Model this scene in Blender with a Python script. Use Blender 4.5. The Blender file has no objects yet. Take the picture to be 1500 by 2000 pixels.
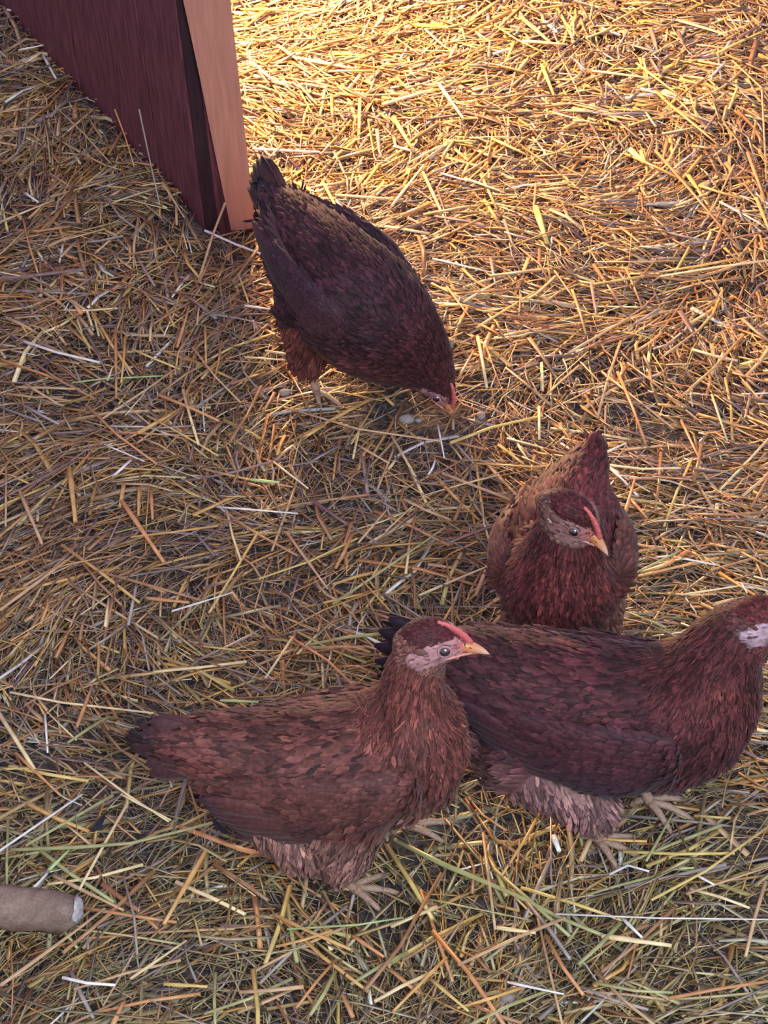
import bpy, bmesh, math, random
import numpy as np
from mathutils import Vector, Matrix
random.seed(7)
rng = np.random.default_rng(11)
S = bpy.context.scene
COL = S.collection
R = math.radians

# ------------------------------------------------------------------ camera
F_PX = 4000.0; TH = R(38.66); RHO = R(4.15); CAM_H = 1.45
cf = np.array([0, math.cos(TH), -math.sin(TH)]); cu0 = np.array([0, math.sin(TH), math.cos(TH)]); cr0 = np.array([1., 0, 0])
cr = cr0*math.cos(RHO) - cu0*math.sin(RHO); cu = cu0*math.cos(RHO) + cr0*math.sin(RHO); cc = np.array([0, 0, CAM_H])
cam = bpy.data.cameras.new('camera'); camo = bpy.data.objects.new('camera', cam); COL.objects.link(camo)
cam.sensor_fit = 'VERTICAL'; cam.sensor_height = 24.0; cam.lens = 24.0*F_PX/2000.0
cam.clip_start = 0.05; cam.clip_end = 60
m = Matrix.Identity(4)
for i in range(3):
    m[i][0] = cr[i]; m[i][1] = cu[i]; m[i][2] = -cf[i]; m[i][3] = cc[i]
camo.matrix_world = m
S.camera = camo

# ------------------------------------------------------------------ light
S.view_settings.view_transform = 'Standard'; S.view_settings.look = 'None'
S.view_settings.gamma = 1.0; S.view_settings.use_curve_mapping = False
S.view_settings.exposure = 0.0
S.cycles.max_bounces = 5
w = bpy.data.worlds.new('world'); S.world = w; w.use_nodes = True
bg = w.node_tree.nodes['Background']
bg.inputs['Color'].default_value = (0.62, 0.51, 0.67, 1); bg.inputs['Strength'].default_value = 1.0

def look_at(o, tgt):
    o.rotation_euler = (Vector(tgt) - o.location).to_track_quat('-Z', 'Y').to_euler()

def area(name, loc, tgt, size, power, col, size_y=None):
    l = bpy.data.lights.new(name, 'AREA'); l.energy = power; l.color = col; l.size = size
    if size_y: l.shape = 'RECTANGLE'; l.size_y = size_y
    o = bpy.data.objects.new(name, l); COL.objects.link(o); o.location = loc; look_at(o, tgt)
    return o
# daylight from the doorway behind and beside the photographer (cool), and the warm brooder lamp behind the partition
area('doorway_light', (0.9, -0.9, 2.0), (0.1, 1.25, 0.0), 0.9, 60, (0.70, 0.92, 1.0), 1.2)
area('phone_light', (0.03, -0.02, 1.52), (0.1, 1.5, 0.0), 0.14, 7.5, (0.86, 0.94, 1.0))
sl = bpy.data.lights.new('brooder_lamp', 'SPOT'); sl.energy = 190; sl.color = (1.0, 0.58, 0.27)
sl.spot_size = R(140); sl.spot_blend = 0.7; sl.shadow_soft_size = 0.10
so = bpy.data.objects.new('brooder_lamp', sl); COL.objects.link(so); so.location = (-0.19, 3.08, 0.56); look_at(so, (0.0, 2.8, 0.0))

# ------------------------------------------------------------------ helpers
def lin(c):
    c = np.asarray(c, float)/255.0
    return np.where(c <= 0.04045, c/12.92, ((c+0.055)/1.055)**2.4)

def ray(x, y): return cf*F_PX + cr*(x-750) - cu*(y-1000)
def gnd(x, y, z=0.0):
    d = ray(x, y); return cc + d*(z-CAM_H)/d[2]
def ppm(p): return F_PX/((np.asarray(p)-cc) @ cf)

def tag(o, label=None, cat=None, group=None, kind=None):
    if label: o['label'] = label
    if cat: o['category'] = cat
    if group: o['group'] = group
    if kind: o['kind'] = kind
    return o

def empty(name, loc, rz=0.0):
    o = bpy.data.objects.new(name, None); COL.objects.link(o); o.location = loc; o.rotation_euler = (0, 0, rz)
    o.empty_display_size = 0.05
    return o

def link(name, me, mat=None, parent=None):
    o = bpy.data.objects.new(name, me); COL.objects.link(o)
    if mat is not None and not me.materials: me.materials.append(mat)
    if parent is not None: o.parent = parent
    return o

def mesh_np(name, verts, faces, cols=None, smooth=False):
    """faces: (n,k) int array or list of such arrays"""
    if not isinstance(faces, (list, tuple)): faces = [faces]
    me = bpy.data.meshes.new(name)
    verts = np.asarray(verts, np.float32)
    me.vertices.add(len(verts)); me.vertices.foreach_set('co', verts.ravel())
    tot = np.concatenate([np.full(len(f), f.shape[1], np.int32) for f in faces])
    idx = np.concatenate([f.ravel() for f in faces]).astype(np.int32)
    st = np.concatenate([[0], np.cumsum(tot)[:-1]]).astype(np.int32)
    me.loops.add(len(idx)); me.loops.foreach_set('vertex_index', idx)
    me.polygons.add(len(tot)); me.polygons.foreach_set('loop_start', st); me.polygons.foreach_set('loop_total', tot)
    if smooth: me.polygons.foreach_set('use_smooth', np.ones(len(tot), bool))
    me.update(calc_edges=True)
    if cols is not None: set_col(me, cols)
    return me

def set_col(me, cols):
    a = me.color_attributes.new('Col', 'FLOAT_COLOR', 'POINT')
    c = np.ones((len(me.vertices), 4), np.float32); c[:, :3] = cols
    a.data.foreach_set('color', c.ravel())

# ---- materials
def nodes(name):
    m = bpy.data.materials.new(name); m.use_nodes = True
    return m, m.node_tree.nodes, m.node_tree.links, m.node_tree.nodes['Principled BSDF']

def mat_attr(name, rough=0.6, spec=0.3, var=0.25, scale=300, bump=0.0, stretch=None, sheen=0.0, trans=0.0, coat=0):
    m, n, l, b = nodes(name)
    a = n.new('ShaderNodeAttribute'); a.attribute_name = 'Col'
    tc = n.new('ShaderNodeTexCoord'); mp = n.new('ShaderNodeMapping')
    if stretch: mp.inputs['Scale'].default_value = stretch
    l.new(tc.outputs['Object'], mp.inputs['Vector'])
    no = n.new('ShaderNodeTexNoise'); no.inputs['Scale'].default_value = scale; no.inputs['Detail'].default_value = 3
    l.new(mp.outputs['Vector'], no.inputs['Vector'])
    mr = n.new('ShaderNodeMapRange'); mr.inputs['From Min'].default_value = 0.25; mr.inputs['From Max'].default_value = 0.75
    mr.inputs['To Min'].default_value = 1-var; mr.inputs['To Max'].default_value = 1+var
    l.new(no.outputs['Fac'], mr.inputs['Value'])
    mx = n.new('ShaderNodeVectorMath'); mx.operation = 'SCALE'
    l.new(a.outputs['Color'], mx.inputs[0]); l.new(mr.outputs['Result'], mx.inputs['Scale'])
    l.new(mx.outputs['Vector'], b.inputs['Base Color'])
    b.inputs['Roughness'].default_value = rough; b.inputs['Specular IOR Level'].default_value = spec
    if sheen: b.inputs['Sheen Weight'].default_value = sheen; b.inputs['Sheen Roughness'].default_value = 0.5
    if coat: b.inputs['Coat Weight'].default_value = coat
    if bump:
        bp = n.new('ShaderNodeBump'); bp.inputs['Strength'].default_value = bump; bp.inputs['Distance'].default_value = 0.002
        l.new(no.outputs['Fac'], bp.inputs['Height']); l.new(bp.outputs['Normal'], b.inputs['Normal'])
    if trans: b.inputs['Transmission Weight'].default_value = trans
    return m

def mat_plain(name, c, rough=0.6, spec=0.3, var=0.2, scale=200, bump=0.2, stretch=None):
    m, n, l, b = nodes(name)
    tc = n.new('ShaderNodeTexCoord'); mp = n.new('ShaderNodeMapping')
    if stretch: mp.inputs['Scale'].default_value = stretch
    l.new(tc.outputs['Object'], mp.inputs['Vector'])
    no = n.new('ShaderNodeTexNoise'); no.inputs['Scale'].default_value = scale; no.inputs['Detail'].default_value = 5
    l.new(mp.outputs['Vector'], no.inputs['Vector'])
    cr_ = n.new('ShaderNodeValToRGB'); c = lin(c)
    cr_.color_ramp.elements[0].position = 0.3; cr_.color_ramp.elements[0].color = (*(c*(1-var)), 1)
    cr_.color_ramp.elements[1].position = 0.7; cr_.color_ramp.elements[1].color = (*(c*(1+var)), 1)
    l.new(no.outputs['Fac'], cr_.inputs['Fac']); l.new(cr_.outputs['Color'], b.inputs['Base Color'])
    b.inputs['Roughness'].default_value = rough; b.inputs['Specular IOR Level'].default_value = spec
    if bump:
        bp = n.new('ShaderNodeBump'); bp.inputs['Strength'].default_value = bump; bp.inputs['Distance'].default_value = 0.002
        l.new(no.outputs['Fac'], bp.inputs['Height']); l.new(bp.outputs['Normal'], b.inputs['Normal'])
    return m

M_straw = mat_attr('straw', 0.36, 0.6, 0.28, 70)
M_feather = mat_attr('feather', 0.62, 0.25, 0.35, 260, sheen=0.10)
M_skinattr = mat_attr('skin_and_down', 0.6, 0.3, 0.25, 350, bump=0.3)
M_leg = mat_attr('scaly_leg_skin', 0.5, 0.4, 0.25, 400, bump=0.5)
M_comb = mat_plain('comb_red', (206, 104, 104), 0.45, 0.4, 0.12, 500, 0.3)
M_beak = mat_attr('beak_horn', 0.3, 0.5, 0.08, 200)
M_claw = mat_plain('claw_horn', (120, 98, 80), 0.4)
M_soil = mat_plain('dark_litter', (84, 76, 76), 0.95, 0.1, 0.75, 120, 0.6)
M_wood = mat_plain('red_stained_wood', (100, 57, 66), 0.6, 0.25, 0.50, 30, 0.35, (7, 7, 0.7))
M_woodl = mat_plain('pale_planed_wood', (180, 126, 108), 0.6, 0.3, 0.13, 24, 0.2, (8, 8, 0.6))
M_woodd = mat_plain('dark_board_edge', (52, 34, 40), 0.75, 0.2, 0.3, 26, 0.2, (7, 7, 0.7))
M_stone = mat_plain('pale_stone', (146, 138, 134), 0.8, 0.2, 0.2, 90, 0.4)

def mat_eye():
    m, n, l, b = nodes('eye_gloss')
    a = n.new('ShaderNodeAttribute'); a.attribute_name = 'Col'
    l.new(a.outputs['Color'], b.inputs['Base Color'])
    b.inputs['Roughness'].default_value = 0.12; b.inputs['Specular IOR Level'].default_value = 1.0
    b.inputs['Coat Weight'].default_value = 1.0; b.inputs['Coat Roughness'].default_value = 0.14; b.inputs['Coat IOR'].default_value = 2.0
    return m
M_eye = mat_eye()

# ------------------------------------------------------------------ ground
def terrain(x, y):
    h = 0.006*np.sin(7.3*x+1.1)*np.cos(5.9*y+0.4) + 0.004*np.sin(17*x-3*y) + 0.003*np.sin(23*y+6*x+2)
    # litter heaped against the partition
    wx, wy = -0.219, 2.455; dx, dy = -0.424, 0.906
    s = (x-wx)*dx + (y-wy)*dy; d = -((x-wx)*dy - (y-wy)*dx)
    h = h + np.where((s > -0.05) & (d > -0.02), 0.022*np.exp(-np.clip(d, 0, 9)/0.10)*np.clip((s+0.05)*6, 0, 1), 0)
    return h
BARE = [(850, 815, .11, 1.0), (790, 770, .08, .7), (500, 730, .07, .6), (250, 1000, .05, .5), (740, 1680, .07, .55), (150, 790, .04, .3),
        (1290, 860, .05, .5), (930, 1640, .06, .4), (360, 1900, .05, .6), (190, 1060, .05, .5), (640, 1740, .05, .6)]
BARE = [(*gnd(a, b)[:2], r, k) for a, b, r, k in BARE]
def baren(x, y):
    v = np.zeros_like(x)
    for bx, by, r, k in BARE: v = np.maximum(v, k*np.exp(-((x-bx)**2+(y-by)**2)/(r*r)))
    return v

gx = np.linspace(-1.8, 1.8, 260); gy = np.linspace(0.3, 4.6, 300)
X, Y = np.meshgrid(gx, gy)
Z = terrain(X, Y) - 0.012 + 0.003*np.sin(61*X+13*Y)*np.sin(47*Y-9*X) - 0.004*baren(X, Y) + rng.normal(0, 0.0012, X.shape)
i = np.arange(299)[:, None]*260 + np.arange(259)[None, :]
q = np.stack([i, i+1, i+261, i+260], -1).reshape(-1, 4)
fl = link('floor', mesh_np('floor', np.stack([X, Y, Z], -1).reshape(-1, 3), q, smooth=True), M_soil)
tag(fl, 'dark trodden soil and litter floor under the straw', None, None, 'structure')

# ------------------------------------------------------------------ partition
PA = np.array([-0.219, 2.455]); WD = np.array([-0.424, 0.906]); WN = np.array([0.906, 0.424])   # run of the wall; WN points to its far (lamp) side
pe = np.array([0.996, 0.085]); pv = np.array([-0.085, 0.996])                                      # post axes
PH = 0.95
def prism(name, poly, z0, z1, mat, parent, bev=0.0015, top=None):
    bm = bmesh.new(); top = poly if top is None else top
    lo = [bm.verts.new((p[0], p[1], z0)) for p in poly]; hi = [bm.verts.new((p[0], p[1], z1)) for p in top]
    n = len(poly); bm.faces.new(lo[::-1]); bm.faces.new(hi)
    for k in range(n): bm.faces.new((lo[k], lo[(k+1) % n], hi[(k+1) % n], hi[k]))
    bmesh.ops.recalc_face_normals(bm, faces=bm.faces)
    if bev: bmesh.ops.bevel(bm, geom=bm.edges[:], offset=bev, segments=1, affect='EDGES')
    me = bpy.data.meshes.new(name); bm.to_mesh(me); bm.free()
    return link(name, me, mat, parent)
part = empty('wooden_partition', (PA[0], PA[1], 0))
tag(part, 'dark red-brown wooden stall partition with a pale end post, at the upper left', 'partition')
def rel(p): return (p[0]-PA[0], p[1]-PA[1])
s0 = 0.0
for k, wd in enumerate((0.150, 0.162, 0.155, 0.16, 0.16, 0.16)):   # upright boards, tiny joints between them
    a = PA + WD*(s0+0.0012); b = PA + WD*(s0+wd-0.0012); th = 0.020; off = -0.0012*(k % 2)
    poly = [a+WN*off, b+WN*off, b+WN*th, a+WN*th]
    prism('board', [rel(p) for p in poly], -0.02, PH, M_wood, part, 0.0015)
    s0 += wd
# post: dark rebated edge strip, reddish stud, pale facing board tapering towards the floor
a = PA + pe*0.002
prism('edge_strip', [rel(a), rel(a+pe*0.0185), rel(a+pe*0.0185+pv*0.03), rel(a+pv*0.03)], -0.02, PH, M_woodd, part, 0.001)
a = PA + pe*0.020 - pv*0.001
stud = prism('corner_post', [rel(a), rel(a+pe*0.050), rel(a+pe*0.050+pv*0.05), rel(a+pv*0.05)], -0.02, PH, M_wood, part, 0.0015)
def facing():
    o = PA - pv*0.013
    zl, zh = 0.006, 0.44
    # left edge slants: 0.036 m along at the floor, 0.012 m at the top of what is seen
    A = o+pe*0.037; B = o+pe*0.0705; A2 = o+pe*(0.037-0.029*PH/0.42*0.8); B2 = B
    A2 = o+pe*0.004
    lo = [A, B, B+pv*0.012, A+pv*0.012]
    bm = bmesh.new()
    rings = []
    for z, t in ((zl, 0), (0.12, 0.27), (0.24, 0.52), (0.40, 0.92), (0.50, 1.0), (PH, 1.0)):
        L = A+(A2-A)*t
        rings.append([bm.verts.new((*rel(p), z)) for p in (L, B, B+pv*0.012, L+pv*0.012)])
    bm.faces.new(rings[0][::-1]); bm.faces.new(rings[-1])
    for r0, r1 in zip(rings[:-1], rings[1:]):
        for k in range(4): bm.faces.new((r0[k], r0[(k+1) % 4], r1[(k+1) % 4], r1[k]))
    bmesh.ops.recalc_face_normals(bm, faces=bm.faces)
    me = bpy.data.meshes.new('facing_board'); bm.to_mesh(me); bm.free()
    o = link('facing_board', me, M_woodl, part); o['label'] = 'pale pinkish planed wood facing board'
facing()
def in_wall(x, y):
    s = (x-PA[0])*WD[0] + (y-PA[1])*WD[1]; d = (x-PA[0])*WN[0] + (y-PA[1])*WN[1]
    a = (x-PA[0])*pe[0] + (y-PA[1])*pe[1]; b = (x-PA[0])*pv[0] + (y-PA[1])*pv[1]
    return ((s > -0.01) & (s < 0.97) & (d > -0.002) & (d < 0.024)) | ((a > -0.003) & (a < 0.075) & (b > -0.017) & (b < 0.055))

# ------------------------------------------------------------------ straw
PAL = {'gold': (208, 164, 100), 'tan': (196, 162, 124), 'brown': (164, 122, 88), 'orange': (202, 146, 98), 'pale': (228, 208, 160),
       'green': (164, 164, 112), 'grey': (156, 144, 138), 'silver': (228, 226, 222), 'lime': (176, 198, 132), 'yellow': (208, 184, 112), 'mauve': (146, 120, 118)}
PALN = {k: lin(v) for k, v in PAL.items()}

def straw_mass(n, xr, yr, lmin, lmax, wmin, wmax, z0, z1, names, wts, seg=2, keep=None, tilt=0.10, green_front=True):
    x = rng.uniform(*xr, n); y = rng.uniform(*yr, n)
    k = np.ones(n, bool) if keep is None else keep(x, y)
    x, y = x[k], y[k]; n = len(x)
    L = lmin + (lmax-lmin)*rng.beta(1.3, 2.6, n); W = wmin + (wmax-wmin)*rng.beta(1.1, 2.8, n)
    W = W*(1+.45*np.clip(y-1.9, 0, 1)); L = L*(1+.15*np.clip(y-1.9, 0, 1))
    fld = 1.9*np.sin(3.1*x+1.7*y+.3) + 1.7*np.sin(-2.3*x+4.1*y+1.9) + 0.8*np.sin(9*x+2)*np.cos(8*y)
    ang = np.where(rng.random(n) < 0.45, fld+rng.normal(0, 0.35, n), rng.uniform(0, 2*math.pi, n))
    ti = rng.normal(0, tilt, n); bend = rng.normal(0, 0.18, n); z = rng.uniform(z0, z1, n)
    t = np.linspace(-0.5, 0.5, seg+1)
    aa = ang[:, None] + bend[:, None]*t[None, :]
    px = x[:, None] + L[:, None]*t*np.cos(aa); py = y[:, None] + L[:, None]*t*np.sin(aa)
    pz = terrain(px, py) + z[:, None] + ti[:, None]*L[:, None]*t - rng.uniform(0, .12, n)[:, None]*L[:, None]*(t**2)
    bad = in_wall(px, py).any(1)
    dx, dy = -np.sin(aa), np.cos(aa)
    roll = rng.uniform(0, math.pi, n)[:, None]
    V = np.empty((n, seg+1, 3, 3), np.float32)
    wt = W[:, None]*np.linspace(1, 0.75, seg+1)[None, :]
    for q_ in range(3):
        a = roll + q_*2*math.pi/3
        c, s_ = np.cos(a)*wt*0.5, np.sin(a)*wt*0.36
        V[:, :, q_, 0] = px + dx*c; V[:, :, q_, 1] = py + dy*c; V[:, :, q_, 2] = pz + s_
    w_ = np.array(wts, float); w_ /= w_.sum()
    ci = rng.choice(len(names), n, p=w_)
    pal = np.array([PALN[k] for k in names]); c = pal[ci]
    if green_front:
        g = (rng.random(n) < np.clip((1.75-y)*1.0, 0, 0.55)); c = np.where(g[:, None], c*0.45+PALN['green']*0.55, c)
    c = c*rng.uniform(0.55, 1.2, n)[:, None]
    keepm = ~bad
    V = V[keepm]; c = c[keepm]; n = len(V)
    base = (np.arange(n)*(seg+1)*3)[:, None]
    fs = []
    for s_ in range(seg):
        for q_ in range(3):
            o = s_*3
            fs.append(np.stack([base[:, 0]+o+q_, base[:, 0]+o+(q_+1) % 3, base[:, 0]+o+3+(q_+1) % 3, base[:, 0]+o+3+q_], -1))
    e = seg*3
    tri = np.concatenate([np.stack([base[:, 0]+2, base[:, 0]+1, base[:, 0]], -1), np.stack([base[:, 0]+e, base[:, 0]+e+1, base[:, 0]+e+2], -1)])
    cols = np.repeat(c, (seg+1)*3, axis=0)
    return V.reshape(-1, 3), [np.concatenate(fs), tri], cols

def in_view(x, y, mg=70):
    p = np.stack([x, y, np.zeros_like(x)], -1) - cc
    w_ = p @ cf; ix = 750+F_PX*(p @ cr)/w_; iy = 1000-F_PX*(p @ cu)/w_
    return (ix > -mg) & (ix < 1500+mg) & (iy > -mg) & (iy < 2000+mg)
def keep_fn(out, bare_k=1.0):
    def f(x, y):
        p = np.where(in_view(x, y), 1.0, np.where(in_view(x, y, 500), .75, out))*(1-bare_k*baren(x, y))
        clump = 0.72+0.28*np.sin(11*x+5*y+1)*np.sin(13*y-6*x)
        return rng.random(len(x)) < p*clump
    return f
XR, YR = (-1.35, 1.35), (0.55, 4.1)
cols_main = (['gold', 'tan', 'brown', 'orange', 'pale', 'grey', 'yellow', 'silver', 'mauve'], [18, 26, 18, 13, 7, 15, 4, 3.0, 14])
cols_low = (['tan', 'brown', 'grey', 'gold', 'mauve'], [18, 22, 26, 8, 30])
b1 = straw_mass(190000, XR, YR, .02, .09, .0008, .0026, -.013, .001, *cols_low, seg=1, keep=keep_fn(.32, .8), tilt=.12)
b2 = straw_mass(84000, XR, YR, .03, .17, .0016, .0080, -.006, .009, *cols_main, seg=2, keep=keep_fn(.36, 1.0), tilt=.10)
b3 = straw_mass(110000, XR, YR, .008, .04, .0006, .0018, -.010, .012, *cols_main, seg=1, keep=keep_fn(.15, .45), tilt=.35)
for nm, lb, b in (('matted_straw', 'brown broken straw matted into the soil under the loose layer', b1),
                  ('straw_bedding', 'loose golden and tan straw bedding spread over the whole floor', b2),
                  ('straw_chaff', 'fine short chaff and broken bits scattered through the straw', b3)):
    o = link(nm, mesh_np(nm, b[0], b[1], b[2]), M_straw); tag(o, lb, 'straw', None, 'stuff')

# ---- single stalks, followed one by one
def tube_mesh(pts, rad, ns=6, flat=0.7, nodes_at=(), name='tube', taper=0.8, split=True):
    pts = [np.array(p, float) for p in pts]
    # resample with node bulges
    V = []; n = len(pts)
    for k, p in enumerate(pts):
        d = pts[min(k+1, n-1)] - pts[max(k-1, 0)]; d /= np.linalg.norm(d)+1e-9
        sdir = np.cross(d, (0, 0, 1.)); sdir /= np.linalg.norm(sdir)+1e-9; up = np.cross(sdir, d)
        r = rad*(1-(1-taper)*k/(n-1))
        if k in nodes_at: r *= 1.28
        for q_ in range(ns):
            a = 2*math.pi*q_/ns
            V.append(p + sdir*math.cos(a)*r + up*math.sin(a)*r*flat)
    F = []
    for k in range(n-1):
        for q_ in range(ns): F.append((k*ns+q_, k*ns+(q_+1) % ns, (k+1)*ns+(q_+1) % ns, (k+1)*ns+q_))
    me = bpy.data.meshes.new(name)
    me.from_pydata([tuple(v) for v in V], [], F+[tuple(range(ns))[::-1], tuple((n-1)*ns+q_ for q_ in range(ns))])
    for p in me.polygons: p.use_smooth = len(p.vertices) == 4
    return me

# traced on the photograph: points in its pixels, colour, width in its pixels, heights of the ends above the floor (cm)
TR = [([(42,665),(110,688),(195,708)],'silver',8),([(285,1168),(370,1177)],'orange',9),([(335,1194),(455,1157)],'silver',5),
 ([(400,450),(460,477),(520,500)],'silver',7),([(818,1163),(895,1130),(968,1100)],'pale',7),([(140,748),(200,740),(320,734)],'lime',5),
 ([(200,818),(290,758),(360,708)],'tan',6),([(495,291),(625,297)],'silver',7),([(165,1490),(250,1553),(330,1605)],'pale',6),
 ([(-10,1668),(60,1620),(160,1552)],'silver',7),([(20,1660),(150,1655),(255,1647),(345,1625),(475,1592)],'green',9),
 ([(1085,1785),(1280,1793),(1510,1796)],'silver',5),([(770,1640),(870,1690),(1000,1745),(1100,1795),(1185,1830)],'green',12),
 ([(1175,1828),(1312,1847)],'pale',13),([(755,1650),(800,1720),(845,1795)],'yellow',12),([(712,1935),(780,1850),(862,1705)],'brown',10),
 ([(560,1815),(700,1806),(788,1792)],'lime',6),([(845,1818),(915,1900),(990,2010)],'orange',12),([(830,1755),(930,1775),(1035,1797)],'green',5),
 ([(970,1812),(1046,1822)],'pale',10),([(1262,1682),(1320,1578)],'green',6),([(1272,1758),(1380,1700),(1500,1615)],'yellow',8),
 ([(1340,1746),(1505,1692)],'tan',6),([(20,1352),(120,1372),(300,1393)],'pale',7),([(430,1368),(505,1371)],'lime',7),
 ([(572,1244),(545,1285),(518,1325)],'pale',7),([(565,1243),(640,1290),(690,1338)],'orange',7),([(0,1192),(150,1080)],'tan',8),
 ([(88,1395),(93,1470)],'silver',5),([(1168,906),(1255,916),(1330,914)],'pale',7),([(1170,890),(1222,866)],'silver',6),
 ([(1215,1022),(1240,935)],'orange',7),([(1232,975),(1264,1012)],'orange',7),([(1330,1162),(1445,1144)],'pale',5),([(1448,1138),(1459,1158)],'silver',4),
 ([(580,113),(690,134)],'pale',9),([(858,165),(905,232)],'pale',8),([(768,228),(806,292)],'yellow',9),([(765,402),(828,322)],'pale',7),
 ([(655,381),(760,388)],'pale',7),([(845,334),(945,362)],'silver',5),([(826,336),(878,448)],'tan',7),([(584,355),(600,384)],'yellow',7),
 ([(632,358),(665,420),(705,478)],'yellow',7),([(845,505),(950,530)],'silver',5),([(1505,508),(1400,522),(1290,540)],'pale',7),([(908,348),(985,376)],'pale',6),
 ([(960,270),(1030,303)],'yellow',7),([(1046,404),(1068,474)],'yellow',13),([(1280,294),(1360,385),(1444,486)],'orange',7),([(1460,298),(1494,390)],'orange',7),
 ([(1430,118),(1488,172),(1497,350)],'tan',5),([(1020,80),(1110,87)],'pale',8),([(1064,42),(1088,63)],'silver',8),([(1018,34),(1074,82)],'yellow',9),
 ([(1244,124),(1322,183)],'yellow',6),([(1400,104),(1505,54)],'yellow',7),([(1058,126),(1082,186)],'yellow',8),([(1304,200),(1402,282)],'gold',6),([(1156,138),(1275,153)],'pale',6),
 ([(60,198),(46,276),(28,304)],'grey',4,.03,.0),([(36,98),(85,88)],'silver',5),([(85,108),(109,153)],'silver',6),([(50,377),(75,395)],'silver',6),([(123,478),(116,512)],'silver',5),
 ([(440,396),(415,460),(388,548)],'tan',7,.062,.0),([(224,213),(244,265),(262,325)],'orange',4,.06,.0),([(272,213),(290,300),(312,400)],'grey',4,.09,.0),
 ([(317,355),(360,425)],'tan',5,.02,.0),([(112,211),(165,262),(215,318)],'tan',4,.02,.01),([(698,678),(665,735)],'tan',6,.06,.0),
 ([(376,678),(420,735),(470,786)],'tan',5),([(168,790),(230,850),(306,906)],'orange',7),([(204,868),(282,901)],'silver',4),([(288,812),(350,845),(426,890)],'yellow',6),
 ([(424,990),(582,1003)],'silver',5),([(478,597),(534,605)],'silver',6),([(518,685),(605,699)],'pale',6),([(478,697),(570,705)],'pale',5),
 ([(238,978),(320,1098)],'orange',10),([(38,958),(82,1062)],'tan',8),([(136,914),(147,1018)],'gold',11),([(534,902),(602,954)],'pale',5),([(490,937),(546,942)],'lime',8),
 ([(226,640),(227,778)],'orange',6),([(388,552),(413,500)],'brown',6),([(346,678),(369,602)],'orange',6),([(50,750),(112,788)],'tan',6),
 ([(295,962),(298,1014)],'orange',7),([(272,952),(270,1006)],'gold',7),([(242,946),(234,990)],'gold',9),
 ([(221,1553),(101,1622),(50,1652)],'green',9),([(236,1551),(334,1602)],'pale',6),([(402,1662),(320,1805)],'gold',11),
 ([(0,1925),(55,1886),(149,1817),(205,1774)],'tan',9),([(254,1912),(364,1837)],'pale',7),([(105,1711),(242,1778)],'tan',9),([(122,1909),(170,1920),(226,1924)],'silver',9),
 ([(320,1922),(405,1927)],'yellow',9),([(243,1718),(262,1790),(268,1864)],'grey',6),([(218,2005),(241,1958)],'orange',11),([(58,1743),(92,1706)],'silver',7),
 ([(95,1700),(135,1660)],'lime',8),([(206,1593),(268,1642)],'orange',4),([(690,1828),(750,1869)],'orange',9),([(990,1918),(1102,1942)],'silver',6),
 ([(1164,1920),(1240,1935),(1315,1939)],'green',9),([(1306,1950),(1400,1932),(1505,1916)],'orange',10),([(1050,1790),(1072,1890),(1099,2005)],'tan',7),([(1066,1827),(1100,1890),(1139,1943)],'orange',10),
 ([(872,1870),(768,1975)],'gold',8),([(842,1913),(915,1975)],'yellow',8),([(1215,1793),(1254,1831)],'silver',8),([(1190,1708),(1226,1690),(1268,1702)],'silver',7),
 ([(1326,1696),(1356,1695)],'lime',6),([(1362,1710),(1395,1728)],'silver',6),([(1081,1632),(1092,1662)],'silver',13),([(895,740),(925,685)],'orange',6),([(868,757),(905,790),(938,802)],'orange',6),
 ([(855,830),(868,895)],'silver',4),([(890,866),(925,905)],'grey',5),([(880,865),(960,835),(1060,812)],'yellow',9),([(930,905),(1040,912),(1130,905)],'gold',6),([(700,870),(760,905)],'tan',6),
 ([(555,795),(700,838),(860,862)],'tan',6),([(0,590),(120,585),(200,570)],'brown',5),([(1390,770),(1420,860)],'pale',5),([(1290,700),(1370,640)],'tan',6),([(930,640),(1045,570)],'yellow',6),
 ([(905,590),(980,545)],'pale',6),([(1110,690),(1230,620)],'tan',7),([(1330,820),(1370,905)],'orange',6),([(1240,1120),(1330,1075)],'green',6),([(1300,1225),(1225,1195)],'green',6),
 ([(30,1470),(120,1555)],'orange',7),([(150,1420),(180,1340)],'orange',8),([(560,1040),(640,1150)],'tan',6),([(650,1180),(790,1085),(870,1030)],'green',7),([(700,1060),(760,990)],'tan',5)]

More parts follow.
